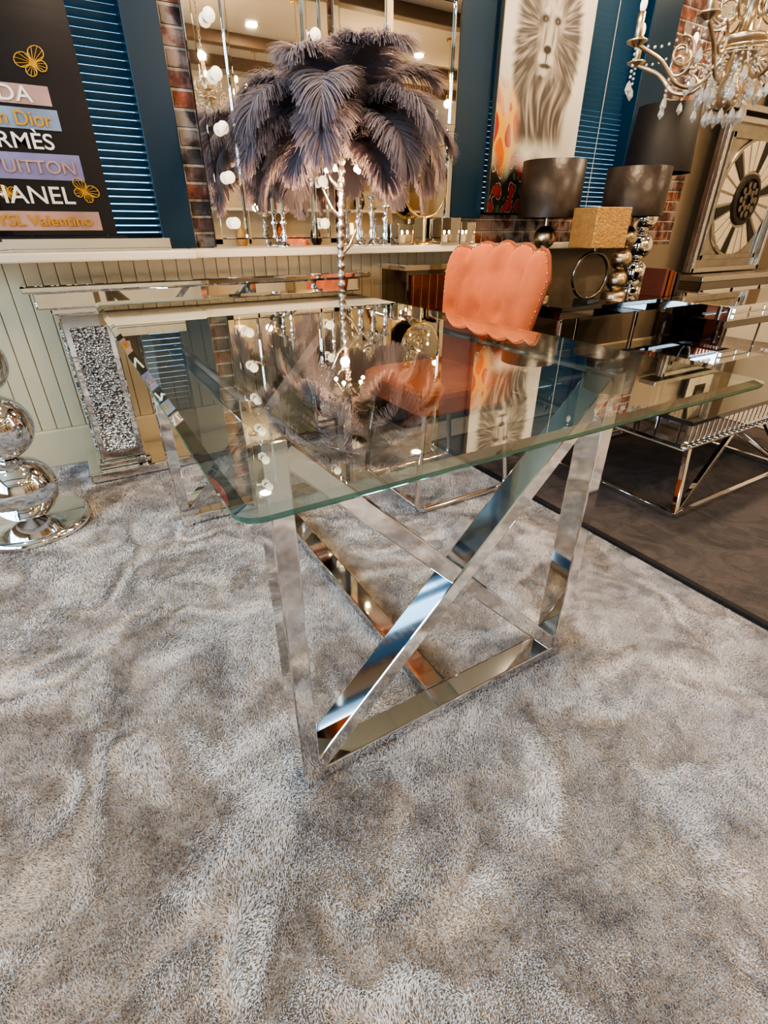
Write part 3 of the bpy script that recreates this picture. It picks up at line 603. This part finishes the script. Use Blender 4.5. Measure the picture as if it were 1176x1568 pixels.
# ---------------------------------------------------------------- chandeliers
def chandelier(name,cx,cy,cz,Rr,n=8,en=14,hotall=False):
    t=root(name,(cx,cy,ZC)); b=MB(); C=Vector((cx,cy,cz))
    b.lathe([(.0,-.20),(.03,-.18),(.045,-.13),(.02,-.08),(.03,-.03),(.075,.0),(.08,.015),(.025,.03),(.018,.10),(.05,.14),(.055,.17),(.02,.21),(.012,.28)],C,'champ',24)
    b.lathe([(.001,-.04),(.03,-.035),(.06,-.01),(.065,0)],(cx,cy,ZC),'champ'); 
    z=cz+.28; i=0
    while z<ZC-.03:
        q=Matrix.Rotation(R(90*(i%2)),3,'Z'); b.tube([Vector((cx,cy,z+.017))+q@Vector((.009*math.cos(a*math.pi/5),0,.02*math.sin(a*math.pi/5))) for a in range(10)],.0025,'champ',5,True); z+=.03; i+=1
    for i in range(n):
        a=2*math.pi*(i+.3)/n; h=Vector((math.cos(a),math.sin(a),0)); up=Vector((0,0,1))
        def q(r,z): return C+h*r*Rr+up*z
        ctrl=[(.08,.02),(.2,-.07),(.36,-.12),(.55,-.11),(.72,-.05),(.88,-.02),(1.0,.0)]
        pts=[]
        for s in range(25):
            x=s/24*(len(ctrl)-1); k=min(int(x),len(ctrl)-2); f=x-k
            p0=ctrl[max(k-1,0)];p1=ctrl[k];p2=ctrl[k+1];p3=ctrl[min(k+2,len(ctrl)-1)]
            cr_=[.5*((2*p1[j])+(-p0[j]+p2[j])*f+(2*p0[j]-5*p1[j]+4*p2[j]-p3[j])*f*f+(-p0[j]+3*p1[j]-3*p2[j]+p3[j])*f**3) for j in(0,1)]; pts.append(q(*cr_))
        b.tube(pts,.007,'champ',8)
        sc=[]
        for s in range(22):
            an=s/21*2*math.pi*1.35; rr_=.05*(1-s/30); sc.append(q(.55,.0)+h*rr_*math.cos(an+1.2)+up*(-.055+rr_*math.sin(an+1.2)+.03))
        b.tube(sc,.005,'champ',6)
        sc=[]
        for s in range(22):
            an=-s/21*2*math.pi*1.2; rr_=.06*(1-s/32); sc.append(q(.22,.0)+h*rr_*math.cos(an+.6)+up*(.10+rr_*math.sin(an+.6)))
        b.tube(sc,.005,'champ',6)
        e=q(1,0)
        b.lathe([(.006,-.01),(.034,.004),(.036,.009),(.01,.012),(.012,.014),(.012,.085),(.004,.088)],e,'champ',16); b.sph(e+Vector((0,0,.105)),.012,'hot' if hotall else 'bulb',12,(1,1,1.9))
        def drop(p,l):
            z=0
            while z<l: b.sph(p-Vector((0,0,z)),.0055,'crystal',8); z+=.016
            b.lathe([(.0005,-.045),(.012,-.03),(.009,-.012),(.0005,0)],p-Vector((0,0,l)),'crystal',8,False)
        drop(e-Vector((0,0,.012)),.06+.03*(i%2)); drop(q(.62,-.10),.05)
        for s in range(1,10):
            f=s/10; b.sph(q(.3+.65*f,.13-.13*f-.22*f*(1-f)),.005,'crystal',8)
    for ring,(r_,l) in enumerate(((.10,.10),(.06,.16),(.15,.06))):
        m_=10
        for i in range(m_):
            a=2*math.pi*i/m_+ring; p=C+Vector((r_*math.cos(a),r_*math.sin(a),-.03)); drop_l=l
            z=0
            while z<drop_l: b.sph(p-Vector((0,0,z)),.0055,'crystal',8); z+=.016
            b.lathe([(.0005,-.05),(.013,-.032),(.009,-.012),(.0005,0)],p-Vector((0,0,drop_l)),'crystal',8,False)
        b.tube([C+Vector((r_*math.cos(a*math.pi/16),r_*math.sin(a*math.pi/16),-.03)) for a in range(32)],.003,'champ',6,True)
    b.done('frame_and_crystals',t)
    l=bpy.data.lights.new('chandelier_light','POINT'); l.energy=en; l.color=(1,.72,.42); l.shadow_soft_size=.03; lo=bpy.data.objects.new('chandelier_light',l); lo.location=(cx,cy,cz+.3); bpy.context.collection.objects.link(lo); lo.parent=t; lo.matrix_parent_inverse=Matrix.Translation(-Vector(t.location))
chandelier('chandelier',2.26,1.02,1.56,.38,8,5)
chandelier('chandelier',1.5,-.9,2.0,.36,8,16,True)  # chandeliers from here on are unseen, added for flares in the mirrors
chandelier('chandelier',3.3,-1.1,1.95,.40,8,16,True)
chandelier('chandelier',4.7,-2.2,2.0,.40,8,16,True)
for (x,y,z) in((.75,-1.35,2.0),(2.35,-.75,2.25),(2.5,-2.35,1.9),(4.2,-.9,2.2),(3.0,-2.5,2.2),(.95,-2.4,1.8)):  # out-of-view pendants added as bright points for the mirror reflections
    t=root('added_pendant_light',(x,y,ZC)); b=MB(); b.cyl((x,y,(z+.06+ZC)/2),.003,ZC-z-.06,'brass',8); b.lathe([(.001,0),(.04,-.004),(.04,-.02)],(x,y,ZC),'brass',20); b.lathe([(.018,.03),(.018,.07),(.004,.08)],(x,y,z),'brass',16); b.sph((x,y,z),.035,'hot',20); b.done('globe',t)
t=root('display_shelf',(3.6,-3.4,0)); b=MB()
for z in(.1,.7,1.2,1.7,2.2): b.box((1.6,-3.58,z),(5.4,-3.25,z+.03),'white')
for x in(1.6,2.85,4.1,5.37): b.box((x,-3.58,0),(x+.03,-3.25,2.23),'champ')
for i in range(18):
    x=1.8+i*.2; z=(.73,1.23,1.73)[i%3]
    if i%5==2:  # glowing lamps added out of view to warm what the mirrors reflect
        b.lathe([(.05,0),(.05,.01),(.012,.02),(.012,.18)],(x,-3.42,z),'chrome',16); b.lathe([(.09,.16),(.07,.32)],(x,-3.42,z),'added_litshade',24)
    else: b.lathe([(.05,0),(.09,.08),(.07,.2),(.03,.27),(.045,.32)],(x,-3.42,z),('chrome','bronze','copper','goldshade')[i%4],24)
b.done('frame',t)
# ---------------------------------------------------------------- world, camera
w=bpy.data.worlds.new('World'); bpy.context.scene.world=w; w.use_nodes=True; bg=w.node_tree.nodes['Background']; bg.inputs[0].default_value=(.42,.70,1,1); bg.inputs[1].default_value=2.0
cam=bpy.data.cameras.new('Camera'); co=bpy.data.objects.new('Camera',cam); bpy.context.collection.objects.link(co)
co.location=(-.081,-.385,.98); co.rotation_euler=(R(90-29.7),0,R(-30.7)); cam.sensor_fit='AUTO'; cam.sensor_width=36; cam.lens=17.5; cam.clip_start=.02
bpy.context.scene.camera=co
vs_=bpy.context.scene.view_settings; vs_.view_transform='AgX'; vs_.look='AgX - High Contrast'; vs_.exposure=.55
